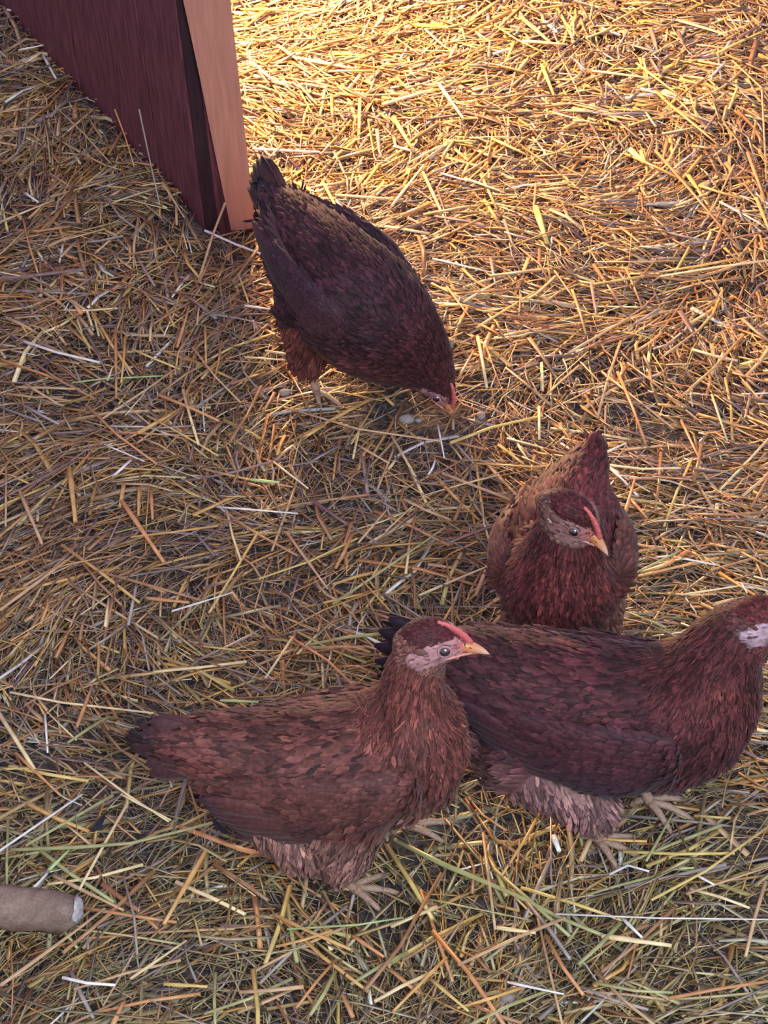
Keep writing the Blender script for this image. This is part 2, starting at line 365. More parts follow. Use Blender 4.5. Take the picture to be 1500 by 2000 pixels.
def place_phrase(x, y):
    if y < 190 and x < 880: return 'in the brightest lamplight beyond the partition'
    if y < 190: return 'in the lamplight at the top right corner'
    if y < 480 and x < 190: return 'by the far end of the partition'
    if y < 480 and x < 330: return 'along the foot of the partition'
    if y < 600 and x < 530: return 'just in front of the pale end post'
    if y < 480 and x < 830: return 'between the end post and the lamplight'
    if y < 480 and x < 1150: return 'in the orange light above the pecking hen'
    if y < 480: return 'in the orange light near the right edge'
    if y < 720 and x < 280: return 'left of the pecking hen near the left edge'
    if y < 900 and x < 620: return 'left of the pecking hen'
    if y < 720 and x < 1100: return 'right of the pecking hen'
    if y < 860 and x > 1100: return 'above the hen that faces the camera, at the right edge'
    if y < 900: return 'around the bare patch where the hen pecks'
    if y < 1150 and x < 350: return 'in the middle of the left edge'
    if y < 1150 and x < 960: return 'in the open middle of the floor'
    if y < 1250 and x > 1100: return 'beside the hen that faces the camera'
    if y < 1250: return 'behind the front left hen'
    if y < 1480 and x < 300: return 'left of the front hen\'s tail'
    if y < 1420 and x < 800: return 'above the back of the front left hen'
    if y < 1700 and x < 480: return 'under the tail of the front left hen'
    if x < 330: return 'around the wooden stick at the bottom left'
    if y < 1780 and x < 900: return 'around the feet of the front left hen'
    if y < 1800 and x > 900: return 'around the feet of the walking right hen'
    if x < 700: return 'at the bottom edge left of centre'
    if x < 1100: return 'at the bottom edge in the centre'
    return 'at the bottom right corner'
NICE = {'gold': 'golden', 'tan': 'tan', 'brown': 'brown', 'orange': 'orange-brown', 'pale': 'pale cream', 'green': 'dull green', 'grey': 'greyish',
        'silver': 'shiny whitish', 'lime': 'bright green', 'yellow': 'yellow'}
used_labels = {}
def stalk_label(pts, col, wpx):
    (x0, y0), (x1, y1) = pts[0], pts[-1]
    if x1 < x0: x0, y0, x1, y1 = x1, y1, x0, y0
    L = math.hypot(x1-x0, y1-y0); a = math.degrees(math.atan2(y0-y1, x1-x0))
    size = 'very short' if L < 45 else 'short' if L < 90 else 'long' if L > 170 else ''
    sl_ = 'lying level' if abs(a) < 12 else 'pointing up' if abs(a) > 72 else 'rising to the right' if a > 0 else 'falling to the right'
    th = 'thick' if wpx >= 9 else 'thin' if wpx <= 5 else ''
    mx, my = (x0+x1)/2, (y0+y1)/2
    words = [w_ for w_ in (size, th, NICE[col]) if w_]
    return ' '.join(words) + ' straw ' + sl_ + ' ' + place_phrase(mx, my)
def cap16(s): 
    ws = s.split(); return ' '.join(ws[:16])
def make_stalk(pts, col, wpx, ha=None, hb=None, lift=0.013):
    P = []
    n = len(pts)
    if n == 2: pts2 = [pts[0], ((pts[0][0]*2+pts[1][0])/3, (pts[0][1]*2+pts[1][1])/3), ((pts[0][0]+pts[1][0]*2)/3, (pts[0][1]+pts[1][1]*2)/3), pts[1]]
    else: pts2 = list(pts)
    ha = 0.0 if ha is None else ha; hb = 0.0 if hb is None else hb
    for k, (x, y) in enumerate(pts2):
        t = k/(len(pts2)-1)
        z = lift + ha*(1-t)**1.5 + hb*t**1.5
        g = gnd(x, y, z)
        g = gnd(x, y, z + float(terrain(g[0], g[1])))
        P.append(g)
    mid = sum(P)/len(P); r = wpx/ppm(mid)/2
    me = tube_mesh([p-mid for p in P], r, nodes_at=(1,) if len(P) > 3 else (), name='straw_stalk')
    c = np.array(PALN[col])*random.uniform(.9, 1.12)
    set_col(me, np.clip(c, 0, .9)[None, :])
    o = link('straw_stalk', me, M_straw); o.location = mid
    lb = stalk_label(pts, col, wpx); lb = cap16(lb)
    used_labels.setdefault(lb, []).append(o)
    tag(o, lb, 'straw')
    return o
for t in TR:
    make_stalk(t[0], t[1], t[2]*0.92, *(t[3:] if len(t) > 3 else ()), lift=random.uniform(.010, .016))
# further large stalks of the same kind, scattered
BODY = [(230, 1330, 930, 1720), (730, 1150, 1500, 1620), (950, 840, 1250, 1300), (500, 320, 880, 800), (0, 0, 520, 470)]
names = ['gold', 'tan', 'orange', 'pale', 'green', 'brown', 'yellow', 'grey']
cnt = 0
while cnt < 150:
    x, y = random.uniform(10, 1490), 2000*random.random()**0.75
    if any(a < x < c and b < y < d for a, b, c, d in BODY): continue
    sc = float(ppm(gnd(x, y)))/1900
    L = random.uniform(90, 240)*sc; a = random.uniform(0, math.pi)
    dx, dy = math.cos(a)*L/2, math.sin(a)*L/2*0.8
    g = gnd(x, y); e0 = gnd(x-dx, y-dy); e1 = gnd(x+dx, y+dy)
    if bool(in_wall(np.array([g[0], e0[0], e1[0]]), np.array([g[1], e0[1], e1[1]])).any()): continue
    if float(baren(np.array([g[0]]), np.array([g[1]]))[0]) > .3: continue
    wts = [20, 22, 18, 8, 3, 14, 6, 9]
    if y > 1500: wts = [16, 18, 10, 8, 22, 8, 12, 6]
    col = random.choices(names, wts)[0]
    b_ = random.uniform(-.06, .06)
    pts = [(x-dx, y-dy), (x-dy*b_, y+dx*b_), (x+dx, y+dy)]
    make_stalk(pts, col, random.uniform(6, 10)*sc, lift=random.uniform(.007, .013)); cnt += 1
for lb, os_ in used_labels.items():
    if len(os_) > 1:                                   # set look-alikes apart by place
        os_.sort(key=lambda o: o.location.x)
        if os_[-1].location.x-os_[0].location.x < .05:
            os_.sort(key=lambda o: -o.location.y); wds = ['upper', 'lower'] if len(os_) == 2 else ['topmost', 'middle', 'lowest']
        else: wds = ['left-hand', 'right-hand'] if len(os_) == 2 else ['leftmost', 'middle', 'rightmost']
        for k, o in enumerate(os_): o['label'] = cap16(wds[min(k, len(wds)-1)]+' '+lb)
    for o in os_: o['group'] = 'loose straw stalks on top of the bedding'

# ------------------------------------------------------------------ hens
ico = {}
def ellipsoid_data(sub=2):
    if sub not in ico:
        bm = bmesh.new(); bmesh.ops.create_icosphere(bm, subdivisions=sub, radius=1)
        ico[sub] = (np.array([v.co[:] for v in bm.verts]), np.array([[v.index for v in f.verts] for f in bm.faces])); bm.free()
    return ico[sub]

def catmull(P, n):
    P = np.asarray(P, float); m_ = len(P); out = []
    for i_ in range(m_-1):
        p0, p1, p2, p3 = P[max(i_-1, 0)], P[i_], P[i_+1], P[min(i_+2, m_-1)]
        for t in np.linspace(0, 1, n, endpoint=False):
            out.append(0.5*((2*p1)+(-p0+p2)*t+(2*p0-5*p1+4*p2-p3)*t*t+(-p0+3*p1-3*p2+p3)*t**3))
    out.append(P[-1]); return np.array(out)

def blob_mesh(name, ells, voxel, smooth=6):
    V0, F0 = ellipsoid_data(2); Vs = []; Fs = []
    for k, (c, r, M) in enumerate(ells):
        v = V0*np.asarray(r)
        if M is not None: v = v @ np.asarray(M).T
        Vs.append(v+np.asarray(c)); Fs.append(F0+k*len(V0))
    me = mesh_np(name+'_raw', np.concatenate(Vs), np.concatenate(Fs))
    o = bpy.data.objects.new(name+'_raw', me); COL.objects.link(o)
    md = o.modifiers.new('r', 'REMESH'); md.mode = 'VOXEL'; md.voxel_size = voxel; md.use_smooth_shade = True
    if smooth: s = o.modifiers.new('s', 'SMOOTH'); s.factor = 0.6; s.iterations = smooth
    dg = bpy.context.evaluated_depsgraph_get()
    res = bpy.data.meshes.new_from_object(o.evaluated_get(dg), depsgraph=dg); res.name = name
    bpy.data.objects.remove(o); bpy.data.meshes.remove(me)
    return res

def mesh_arrays(me):
    n = len(me.vertices); co = np.empty(n*3, np.float32); me.vertices.foreach_get('co', co)
    no = np.empty(n*3, np.float32); me.vertices.foreach_get('normal', no)
    me.calc_loop_triangles(); t = np.empty(len(me.loop_triangles)*3, np.int32); me.loop_triangles.foreach_get('vertices', t)
    return co.reshape(-1, 3).astype(float), no.reshape(-1, 3).astype(float), t.reshape(-1, 3)

def sample(me, n, wfun=None):
    co, no, t = mesh_arrays(me)
    a = co[t]; ar = np.linalg.norm(np.cross(a[:, 1]-a[:, 0], a[:, 2]-a[:, 0]), axis=1)
    if wfun is not None: ar = ar*wfun(a.mean(1))
    i_ = rng.choice(len(t), n, p=ar/ar.sum())
    u = rng.random((n, 2)); f = u.sum(1) > 1; u[f] = 1-u[f]
    w_ = np.stack([1-u.sum(1), u[:, 0], u[:, 1]], -1)
    p = (a[i_]*w_[:, :, None]).sum(1); nn = (no[t[i_]]*w_[:, :, None]).sum(1)
    return p, nn/np.linalg.norm(nn, axis=1, keepdims=True)

def feather_cards(p, n, d, L, W, c, lift, tipdark=0.85, edge=1.1):
    """small cupped oval vanes lying on a surface; all arrays"""
    d = d - n*(d*n).sum(1, keepdims=True); d /= np.linalg.norm(d, axis=1, keepdims=True)+1e-9
    s = np.cross(n, d); k = len(p)
    L = L[:, None]; W = W[:, None]; lift = lift[:, None]
    def P(t, w_, h): return p + d*(L*t) + s*(W*w_) + n*(lift*t + h*W)
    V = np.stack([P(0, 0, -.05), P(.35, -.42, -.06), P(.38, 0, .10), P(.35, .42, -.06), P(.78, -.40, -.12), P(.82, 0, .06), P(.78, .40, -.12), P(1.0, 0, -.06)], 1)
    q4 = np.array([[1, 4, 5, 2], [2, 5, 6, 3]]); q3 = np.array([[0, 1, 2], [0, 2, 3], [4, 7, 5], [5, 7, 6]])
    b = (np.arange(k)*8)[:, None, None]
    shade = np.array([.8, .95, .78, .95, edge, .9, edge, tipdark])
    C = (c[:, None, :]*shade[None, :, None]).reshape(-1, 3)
    return V.reshape(-1, 3), [(q4[None]+b).reshape(-1, 4), (q3[None]+b).reshape(-1, 3)], C

def long_feather(name, root, d, up, L, W, colr, parent, mat, curve=0.05, th=0.0009, tipc=None):
    d = np.array(d, float); d /= np.linalg.norm(d); up = np.array(up, float); up -= d*(up@d); up /= np.linalg.norm(up); s = np.cross(d, up)
    N = 9; prof = [.12, .55, .8, .93, 1, 1, .93, .72, .2]
    V = []; C = []
    for k in range(N):
        t = k/(N-1); c = np.array(root)+d*L*t-up*curve*L*t*t
        w_ = W*prof[k]/2
        for q_, h in ((-1, 0), (-.5, .0009), (0, .0022), (.5, .0009), (1, 0)):
            V.append(c+s*w_*q_+up*h); V.append(c+s*w_*q_+up*(h-th))
            cc_ = np.array(colr)*(1-.25*(q_ == 0)+.08*((k % 2)*2-1)*abs(q_))
            if tipc is not None: cc_ = cc_*(1-t**2.2)+np.array(tipc)*t**2.2
            C += [cc_, cc_*.9]
    F = []
    for k in range(N-1):
        for q_ in range(4):
            a = k*10+q_*2; b = a+10
            F.append((a, a+2, b+2, b)); F.append((a+1, b+1, b+3, a+3))
        for a, r in ((k*10, False), (k*10+8, True)):
            f = (a, a+10, a+11, a+1); F.append(f[::-1] if r else f)
    F.append((0, 1, 3, 5, 7, 9, 8, 6, 4, 2)); e = (N-1)*10; F.append(tuple(e+k for k in (0, 2, 4, 6, 8, 9, 7, 5, 3, 1)))
    me = bpy.data.meshes.new(name); me.from_pydata([tuple(v) for v in V], [], F)
    for p in me.polygons: p.use_smooth = True
    set_col(me, np.array(C)); return link(name, me, mat, parent)

def chain(pts, rads, ns=8):
    """closed tapering tube: verts, faces"""
    pts = [np.array(p, float) for p in pts]; V = []; n = len(pts); prev = None
    for k, p in enumerate(pts):
        d = pts[min(k+1, n-1)]-pts[max(k-1, 0)]; d /= np.linalg.norm(d)+1e-9
        if prev is None:
            a = np.array([0, 1., 0]) if abs(d[1]) < .9 else np.array([1., 0, 0])
        else: a = prev
        s = a - d*(a@d); s /= np.linalg.norm(s); prev = s; u = np.cross(d, s)
        for q_ in range(ns):
            t = 2*math.pi*q_/ns; V.append(p+(s*math.cos(t)+u*math.sin(t))*rads[k])
    F = [(k*ns+q_, k*ns+(q_+1) % ns, (k+1)*ns+(q_+1) % ns, (k+1)*ns+q_) for k in range(n-1) for q_ in range(ns)]
    F += [tuple(range(ns))[::-1], tuple((n-1)*ns+q_ for q_ in range(ns))]
    return V, F

def join(parts, name, mat, parent, col=None, smooth=True):
    V = []; F = []
    for v, f in parts:
        o = len(V); V += [tuple(p) for p in v]; F += [tuple(i_+o for i_ in q_) for q_ in f]
    me = bpy.data.meshes.new(name); me.from_pydata(V, [], F)
    for p in me.polygons: p.use_smooth = smooth
    if col is not None: set_col(me, np.asarray(col)[None, :] if np.ndim(col) == 1 else col)
    return link(name, me, mat, parent)

def frame(yaw, pitch, roll=0.0):
    M = Matrix.Rotation(yaw, 3, 'Z') @ Matrix.Rotation(-pitch, 3, 'Y') @ Matrix.Rotation(roll, 3, 'X')
    return np.array(M)

SKIN = lin((184, 138, 140)); LEGC = lin((168, 140, 122))
def foot_leg(root, hock, hub, yaw, lift_toes=0.0, knee=None, col=LEGC, spread=1.0):
    """shank from the hock to the foot hub, three toes forward and one behind, claws as sub-parts"""
    hock = np.array(hock, float); hub = np.array(hub, float)
    parts = []
    top = np.array(knee, float) if knee is not None else hock+np.array([.004, 0, .02])
    parts.append(chain([top, hock+(0, 0, .004), hock, hock*.5+hub*.5, hub+(0, 0, .006), hub], [.0075, .0066, .0060, .0045, .0052, .0050], 8))
    claws = []
    for a, L in ((-38*spread, .036), (0, .044), (38*spread, .036), (178, .018)):
        dr = np.array([math.cos(yaw+R(a)), math.sin(yaw+R(a)), 0])
        p0 = hub; p1 = hub+dr*L*.45+np.array([0, 0, .0025-lift_toes*.4]); p2 = hub+dr*L*.8+np.array([0, 0, -.001-lift_toes]); p3 = hub+dr*L+np.array([0, 0, -.004-lift_toes*1.3])
        parts.append(chain([p0, p0*.5+p1*.5+(0, 0, .001), p1, p1*.5+p2*.5, p2, p3], [.0046, .0034, .0037, .0029, .0031, .0018], 7))
        claws.append((p3, dr))
    leg = join(parts, 'leg', M_leg, root, col=col)
    for p3, dr in claws:
        v = chain([p3-dr*.001, p3+dr*.004+(0, 0, -.0004), p3+dr*.008+(0, 0, -.003)], [.0019, .0014, .0003], 6)
        join([v], 'claw', M_claw, leg)
    return leg

def build_hen(label, loc, yaw, spine, head, thighs, legs, wings, tail, cols, nf=19000, seed=0, scale=1.0, wing_kw=None, nhide=None):
    cols = {k: (v*(.97 if k in ('skin', 'thigh', 'belly') else .84) if isinstance(v, np.ndarray) else v) for k, v in cols.items()}
    root = empty('hen', (loc[0], loc[1], 0), yaw); tag(root, label, 'hen', 'young red-brown hens foraging on the straw')
    sp = catmull(spine, 7)                            # s, l, z, rv, rl
    C = sp[:, :3]; T = np.gradient(C, axis=0); T /= np.linalg.norm(T, axis=1, keepdims=True)
    ells = []
    for k in range(len(sp)):
        rv, rl = sp[k, 3], sp[k, 4]; ells.append((C[k], (rv*.92, rl, rv), None))
    hc, hyaw, hpitch, hroll = head
    HM = frame(hyaw, hpitch, hroll); hc = np.array(hc)
    for c, r in (((0, 0, 0), (.026, .0185, .0215)), ((.013, 0, -.002), (.018, .0145, .0155)), ((.022, 0, -.003), (.012, .0085, .0105)), ((-.01, 0, -.008), (.022, .018, .020))):
        ells.append((hc+HM@np.array(c), r, HM))
    TA = []
    for th in thighs:                                  # (from, to, r0, r1)
        a, b, r0, r1 = np.array(th[0]), np.array(th[1]), th[2], th[3]
        for t in np.linspace(0, 1, 8): ells.append((a+(b-a)*t, (r0+(r1-r0)*t,)*3, None))
        TA.append((a, b, r0, r1))
    me = blob_mesh('body', ells, .0034, 7)
    co, no, _ = mesh_arrays(me)
    def region(p):
        """returns colour, flow, length, width, bare mask"""
        D = np.linalg.norm(p[:, None, :]-C[None], axis=2)-sp[None, :, 3]*0.6; ni = D.argmin(1); u = ni/(len(sp)-1)
        fl_ = -T[ni] + np.array([0, 0, -.12])
        hp = (p-hc)@HM                                 # head coordinates
        inhead = (np.linalg.norm(hp/np.array([.034, .028, .030]), axis=1) < 1)
        col = np.array(cols['back'])[None]*np.ones((len(p), 1))
        low = np.clip((C[ni][:, 2]-p[:, 2])/(sp[ni, 3]+1e-6), -1, 1)
        wv = np.clip((low-.35)/.4, 0, 1)[:, None]; col = col*(1-wv)+np.array(cols['belly'])*wv
        un = np.clip((u-cols.get('nk0', .62))/.12, 0, 1)[:, None]; col = col*(1-un)+np.array(cols['neck'])*un
        fr = np.clip((low-.0)/.5, 0, 1)[:, None]*np.clip((u-.45)/.15, 0, 1)[:, None]; col = col*(1-fr)+np.array(cols['breast'])*fr
        ut = np.clip((.16-u)/.12, 0, 1)[:, None]; col = col*(1-ut)+np.array(cols['tail'])*ut
        L = np.full(len(p), .019); W = np.full(len(p), .0062)
        L = L*(1-un[:, 0])+.014*un[:, 0]; W = W*(1-un[:, 0])+.0028*un[:, 0]
        for a, b, r0, r1 in TA:
            ab = b-a; t = np.clip(((p-a)@ab)/(ab@ab), 0, 1.2); dist = np.linalg.norm(p-(a+t[:, None]*ab), axis=1)
            it = (dist < (r0+(r1-r0)*np.clip(t, 0, 1))*1.12) & (t > .18)
            fl_ = np.where(it[:, None], ab/np.linalg.norm(ab)*.8+np.array([-.5, 0, -.2]), fl_)
            col = np.where(it[:, None], np.array(cols['thigh']), col); L = np.where(it, .018, L); W = np.where(it, .0045, W)
        fl_ = np.where(inhead[:, None], -(HM@np.array([1, 0, .25]))[None], fl_)
        L = np.where(inhead, .0065, L); W = np.where(inhead, .0026, W)
        crown = inhead & (hp[:, 2] > .006); col = np.where(crown[:, None], np.array(cols['crown']), col)
        e = ((hp[:, 0]-.012)/.022)**2+((hp[:, 2]+.001)/.0125)**2
        e2 = ((hp[:, 0]+.006)/.013)**2+((hp[:, 2]+.008)/.008)**2
        bare = inhead & ((e < 1) | (e2 < 1) | ((hp[:, 0] > .022) & (hp[:, 2] < .010))) & (np.abs(hp[:, 1]) > .0015)
        cheek = inhead & (~bare) & (~crown); col = np.where(cheek[:, None], np.array(cols['cheek']), col)
        return col, fl_, L, W, bare
    col, _, _, _, bare = region(co)
    hp = (co-hc)@HM
    sk = np.array(cols.get('skin', SKIN))[None]*np.ones((len(co), 1))
    fore = np.clip((hp[:, 0]-.016)/.012, 0, 1)[:, None]*np.clip((hp[:, 2]+.004)/.008, 0, 1)[:, None]
    sk = sk*(1-fore)+lin((208, 112, 104))*fore
    patch = 1-.28*np.clip(np.sin(hp[:, 0]*420+1)*np.sin(hp[:, 2]*380+2), 0, 1)-.22*(hp[:, 2] < -.006)
    bcol = np.where(bare[:, None], sk*patch[:, None], col*.7)
    set_col(me, bcol); body = link('body', me, M_skinattr, root)
    # plumage
    def wf(c):
        hp_ = (c-hc)@HM; w_ = np.where(np.linalg.norm(hp_/np.array([.036, .03, .032]), axis=1) < 1, 7.0, 1.0)
        D = np.linalg.norm(c[:, None, :]-C[None], axis=2)-sp[None, :, 3]*0.6; u = D.argmin(1)/(len(sp)-1)
        return w_*np.where(u > .66, 2.6, 1.0)
    p, n = sample(me, nf, wf); colf, d, L, W, bare = region(p); colf = np.where(bare[:, None], np.array(cols['cheek'])*.6+np.array(cols.get('skin', SKIN))*.4, colf); k = (~bare) | (rng.random(len(p)) < .035)
    p, n, colf, d, L, W = p[k], n[k], colf[k], d[k], L[k], W[k]
    d = d/np.linalg.norm(d, axis=1, keepdims=True)+rng.normal(0, .20, d.shape)
    # broad mottling plus feather to feather differences
    mot = 1+.26*np.sin(55*p[:, 0]+1.3*seed)*np.sin(61*p[:, 2]+seed)+.14*np.sin(130*p[:, 0]+90*p[:, 1]+seed)
    v = np.exp(rng.normal(0, .30, len(p)))*mot
    colf = colf*np.clip(v, .4, 2.0)[:, None]
    dk = rng.random(len(p)) < cols.get('flecks', .10)*2; colf[dk] *= .42
    wm_ = rng.random(len(p)) < .22; colf[wm_] = colf[wm_]*np.array([1.22, 1.30, 1.12])
    lt = rng.random(len(p)) < .05; colf[lt] = colf[lt]*1.3+.012
    L = L*rng.uniform(.75, 1.25, len(L)); W = W*rng.uniform(.8, 1.2, len(L)); fine = rng.random(len(L)) < .45; W[fine] *= .38; L[fine] *= .85
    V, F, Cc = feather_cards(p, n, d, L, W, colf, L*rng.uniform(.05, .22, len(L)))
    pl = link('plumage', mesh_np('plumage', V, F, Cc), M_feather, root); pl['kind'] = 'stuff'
    # face
    for sgn in (1, -1):
        V0, F0 = ellipsoid_data(3)
        ec = hc+HM@np.array([.0125, sgn*.0138, .0035]); out = HM@np.array([.12, sgn*.95, .12]); out /= np.linalg.norm(out)
        ang = V0@out
        ce = np.where((ang > .62)[:, None], lin((14, 16, 30)), np.where((ang > .45)[:, None], lin((70, 44, 40)), lin((60, 40, 42))))
        em = mesh_np('eye', V0*.0056, F0, ce, smooth=True); eo = link('eye', em, M_eye, root); eo.location = ec
        # eyelid ring
        s1 = np.cross(out, (0, 0, 1.)); s1 /= np.linalg.norm(s1); s2 = np.cross(s1, out); Vr = []; Fr = []
        for a in range(20):
            t = 2*math.pi*a/20
            for b in range(6):
                f = 2*math.pi*b/6; rr = .0054+.0011*math.cos(f); Vr.append(ec+out*(.0024+.0009*math.sin(f))+(s1*math.cos(t)+s2*math.sin(t))*rr)
        for a in range(20):
            for b in range(6): Fr.append((a*6+b, ((a+1) % 20)*6+b, ((a+1) % 20)*6+(b+1) % 6, a*6+(b+1) % 6))
        join([(Vr, Fr)], 'eyelid', M_skinattr, root, col=np.array(cols.get('skin', SKIN))*.95)
        # ear lobe and the tuft over the ear
        v = (V0*np.array([.0058, .0030, .0048]))@HM.T + (hc+HM@np.array([-.0085, sgn*.0150, -.0095]))
        join([(v, [tuple(f) for f in F0])], 'ear_lobe', M_skinattr, root, col=lin((204, 176, 180)))
        v = (V0*np.array([.0062, .0026, .0045]))@HM.T + (hc+HM@np.array([-.0075, sgn*.0165, -.0005]))
        join([(v, [tuple(f) for f in F0])], 'ear_tuft', M_skinattr, root, col=np.array(cols['cheek'])*.75)
    # comb: low toothed ridge from the beak up the forehead
    N = 22; V = []; F = []
    for a in range(N):
        t = a/(N-1); x = .0345-.031*t; z = .0035+.0195*math.sin(t*1.25)**.8
        hgt = .0034*math.sin(math.pi*min(1, .12+t*.9))**.6*(1+.14*math.sin(t*34)); th = .0023*(1-.3*t)
        nx, nz = (.75*(1-t)+.15), (.45+.55*t); nl = math.hypot(nx, nz); nx /= nl; nz /= nl
        for dy, hh in ((-th, -.003), (-th*.7, hgt*.7), (0, hgt), (th*.7, hgt*.7), (th, -.003)):
            V.append(hc+HM@np.array([x+nx*hh, dy, z+nz*hh]))
    for a in range(N-1):
        for b in range(5): F.append((a*5+b, a*5+(b+1) % 5, (a+1)*5+(b+1) % 5, (a+1)*5+b))
    F += [(4, 3, 2, 1, 0), tuple((N-1)*5+b for b in range(5))]
    join([(V, F)], 'comb', M_comb, root)
    # beak: hooked upper and shorter lower mandible
    V = []; F = []; Cb = []; N = 9; ns = 10
    for k_, (L0, h0, w0, z0, dz, hook) in enumerate(((.0265, .0062, .0060, -.0005, -.0022, -.0042), (.0195, .0036, .0048, -.0062, .0002, -.0004))):
        o = len(V)
        for a in range(N):
            t = a/(N-1); x = .0255+L0*t; r = (1-t**1.6)**.8+.03; zc = z0+dz*t+hook*t**3
            for q_ in range(ns):
                g = 2*math.pi*q_/ns; V.append(hc+HM@np.array([x, math.cos(g)*w0*r, zc+math.sin(g)*h0*r]))
                Cb.append(lin((206, 128, 76))*(1-t**2)+lin((222, 190, 168))*t**2 if k_ == 0 else lin((192, 138, 100)))
        F += [(o+a*ns+q_, o+a*ns+(q_+1) % ns, o+(a+1)*ns+(q_+1) % ns, o+(a+1)*ns+q_) for a in range(N-1) for q_ in range(ns)]
        F += [tuple(o+q_ for q_ in range(ns))[::-1], tuple(o+(N-1)*ns+q_ for q_ in range(ns))]
    bk = join([(V, F)], 'beak', M_beak, root, col=np.array(Cb))
    for sgn in (1, -1):                                # nostrils, gape and wattles
        v = (ellipsoid_data(1)[0]*np.array([.0016, .0006, .0009]))@HM.T+(hc+HM@np.array([.0345, sgn*.0050, .0018]))
        join([(v, [tuple(f) for f in ellipsoid_data(1)[1]])], 'nostril', M_claw, bk)
        v = chain([hc+HM@np.array(q_) for q_ in ((.036, sgn*.0045, -.0045), (.028, sgn*.0076, -.0048), (.020, sgn*.0112, -.0062), (.013, sgn*.0135, -.0085))], [.0009, .0014, .0016, .0008], 6)
        join([v], 'gape', M_skinattr, root, col=lin((214, 150, 140)))
        v = (ellipsoid_data(2)[0]*np.array([.0030, .0012, .0022]))@HM.T+(hc+HM@np.array([.0235, sgn*.0052, -.0112]))
        join([(v, [tuple(f) for f in ellipsoid_data(2)[1]])], 'wattle', M_comb, root)
    # wings: folded, a shell with covert feathers and long flight feathers as sub-parts
    for wg in wings:
        pts = catmull(wg['pts'], 6)                    # s, l, z, rv(height), rl(thickness)
        sg = wg['side']
        E_ = [(q_[:3], (.014, q_[4], q_[3]), None) for q_ in pts]
        wm = blob_mesh('wing', E_, .0034, 5); set_col(wm, np.array(cols['wing'])*.8)
        wo = link('wing', wm, M_feather, root)
        ax = pts[-1][:3]-pts[0][:3]; ax /= np.linalg.norm(ax)
        nw = wg.get('n', 2200); p, n = sample(wm, nw)
        t = np.clip(((p-pts[0][:3])@ax)/np.linalg.norm(pts[-1][:3]-pts[0][:3]), 0, 1)
        k = (n[:, 1]*sg > -.45); p, n, t = p[k], n[k], t[k]
        d = ax[None]+rng.normal(0, .12, p.shape)
        L = .016+.013*t; W = .0058+.003*t
        zr = (p[:, 2]-pts[:, 2].mean())/.05
        colf = np.array(cols['wing'])[None]*np.exp(rng.normal(0, .26, len(p)))[:, None]*(1+.16*np.sin(t*26+zr*4))[:, None]
        lo_ = np.clip(-zr*.9, 0, 1)[:, None]; colf = colf*(1-lo_)+np.array(cols['wing_low'])*lo_*np.exp(rng.normal(0, .2, len(p)))[:, None]
        V, F, Cc = feather_cards(p, n, d, L*rng.uniform(.8, 1.2, len(L)), W, colf, L*rng.uniform(.04, .14, len(L)), tipdark=.75, edge=1.18)
        cv = link('wing_coverts', mesh_np('wing_coverts', V, F, Cc), M_feather, wo); cv['kind'] = 'stuff'
        nfl = wg.get('nfl', 9)
        for a in range(nfl):
            f = a/(nfl-1); q_ = pts[int((.50+.28*f)*(len(pts)-1))]
            rt = q_[:3]+np.array([0, sg*(q_[4]*.75+.0012*a*.4), -q_[3]*(.72-.75*f)])
            dd = ax*1.0+np.array([0, -sg*.10, wg.get('dip', -.02)+(.16*f-.10)])
            long_feather('flight_feather', rt, dd, (0, sg, .25), wg.get('fl', .082)*(1-.15*f), .013, np.array(cols['wing'])*(.8+.4*f), wo, M_feather, curve=.05, tipc=np.array(cols['wing_low']))
    # tail
    tr, td, L0, n_t, vs, ls = tail['root'], np.array(tail['dir'], float), tail['L'], tail['n'], tail['vs'], tail['ls']
    td /= np.linalg.norm(td); lat = np.array([0, 1., 0]); upv = np.cross(lat, -td); upv /= np.linalg.norm(upv)
    if upv[2] < 0: upv = -upv
    for a in range(n_t):
        for sgn in (1, -1):
            f = a/(n_t-1); ang = (f-.5)*vs
            d = td*math.cos(ang)-upv*math.sin(ang)+lat*sgn*ls*(.35+.65*f)
            r0 = np.array(tr)+lat*sgn*(.003+.009*f)-upv*(f-.5)*.020
            long_feather('tail_feather', r0, d, lat*sgn+upv*.6*(1-f), L0*(1-.16*abs(f-.35)), tail.get('W', .019), np.array(cols.get('tail0', cols['back']*.7)), root, M_feather, curve=.04, tipc=cols['tail'])
    for lg in legs: foot_leg(root, **lg)
    return root

def S_(*c): return lin(c)
red = dict(back=S_(104, 58, 54), belly=S_(134, 94, 88), breast=S_(126, 80, 74), neck=S_(118, 64, 58), tail=S_(70, 42, 50), tail0=S_(100, 56, 56), thigh=S_(138, 98, 92),
           wing=S_(102, 60, 56), wing_low=S_(64, 36, 44), crown=S_(92, 40, 46), cheek=S_(140, 92, 84), flecks=.08)

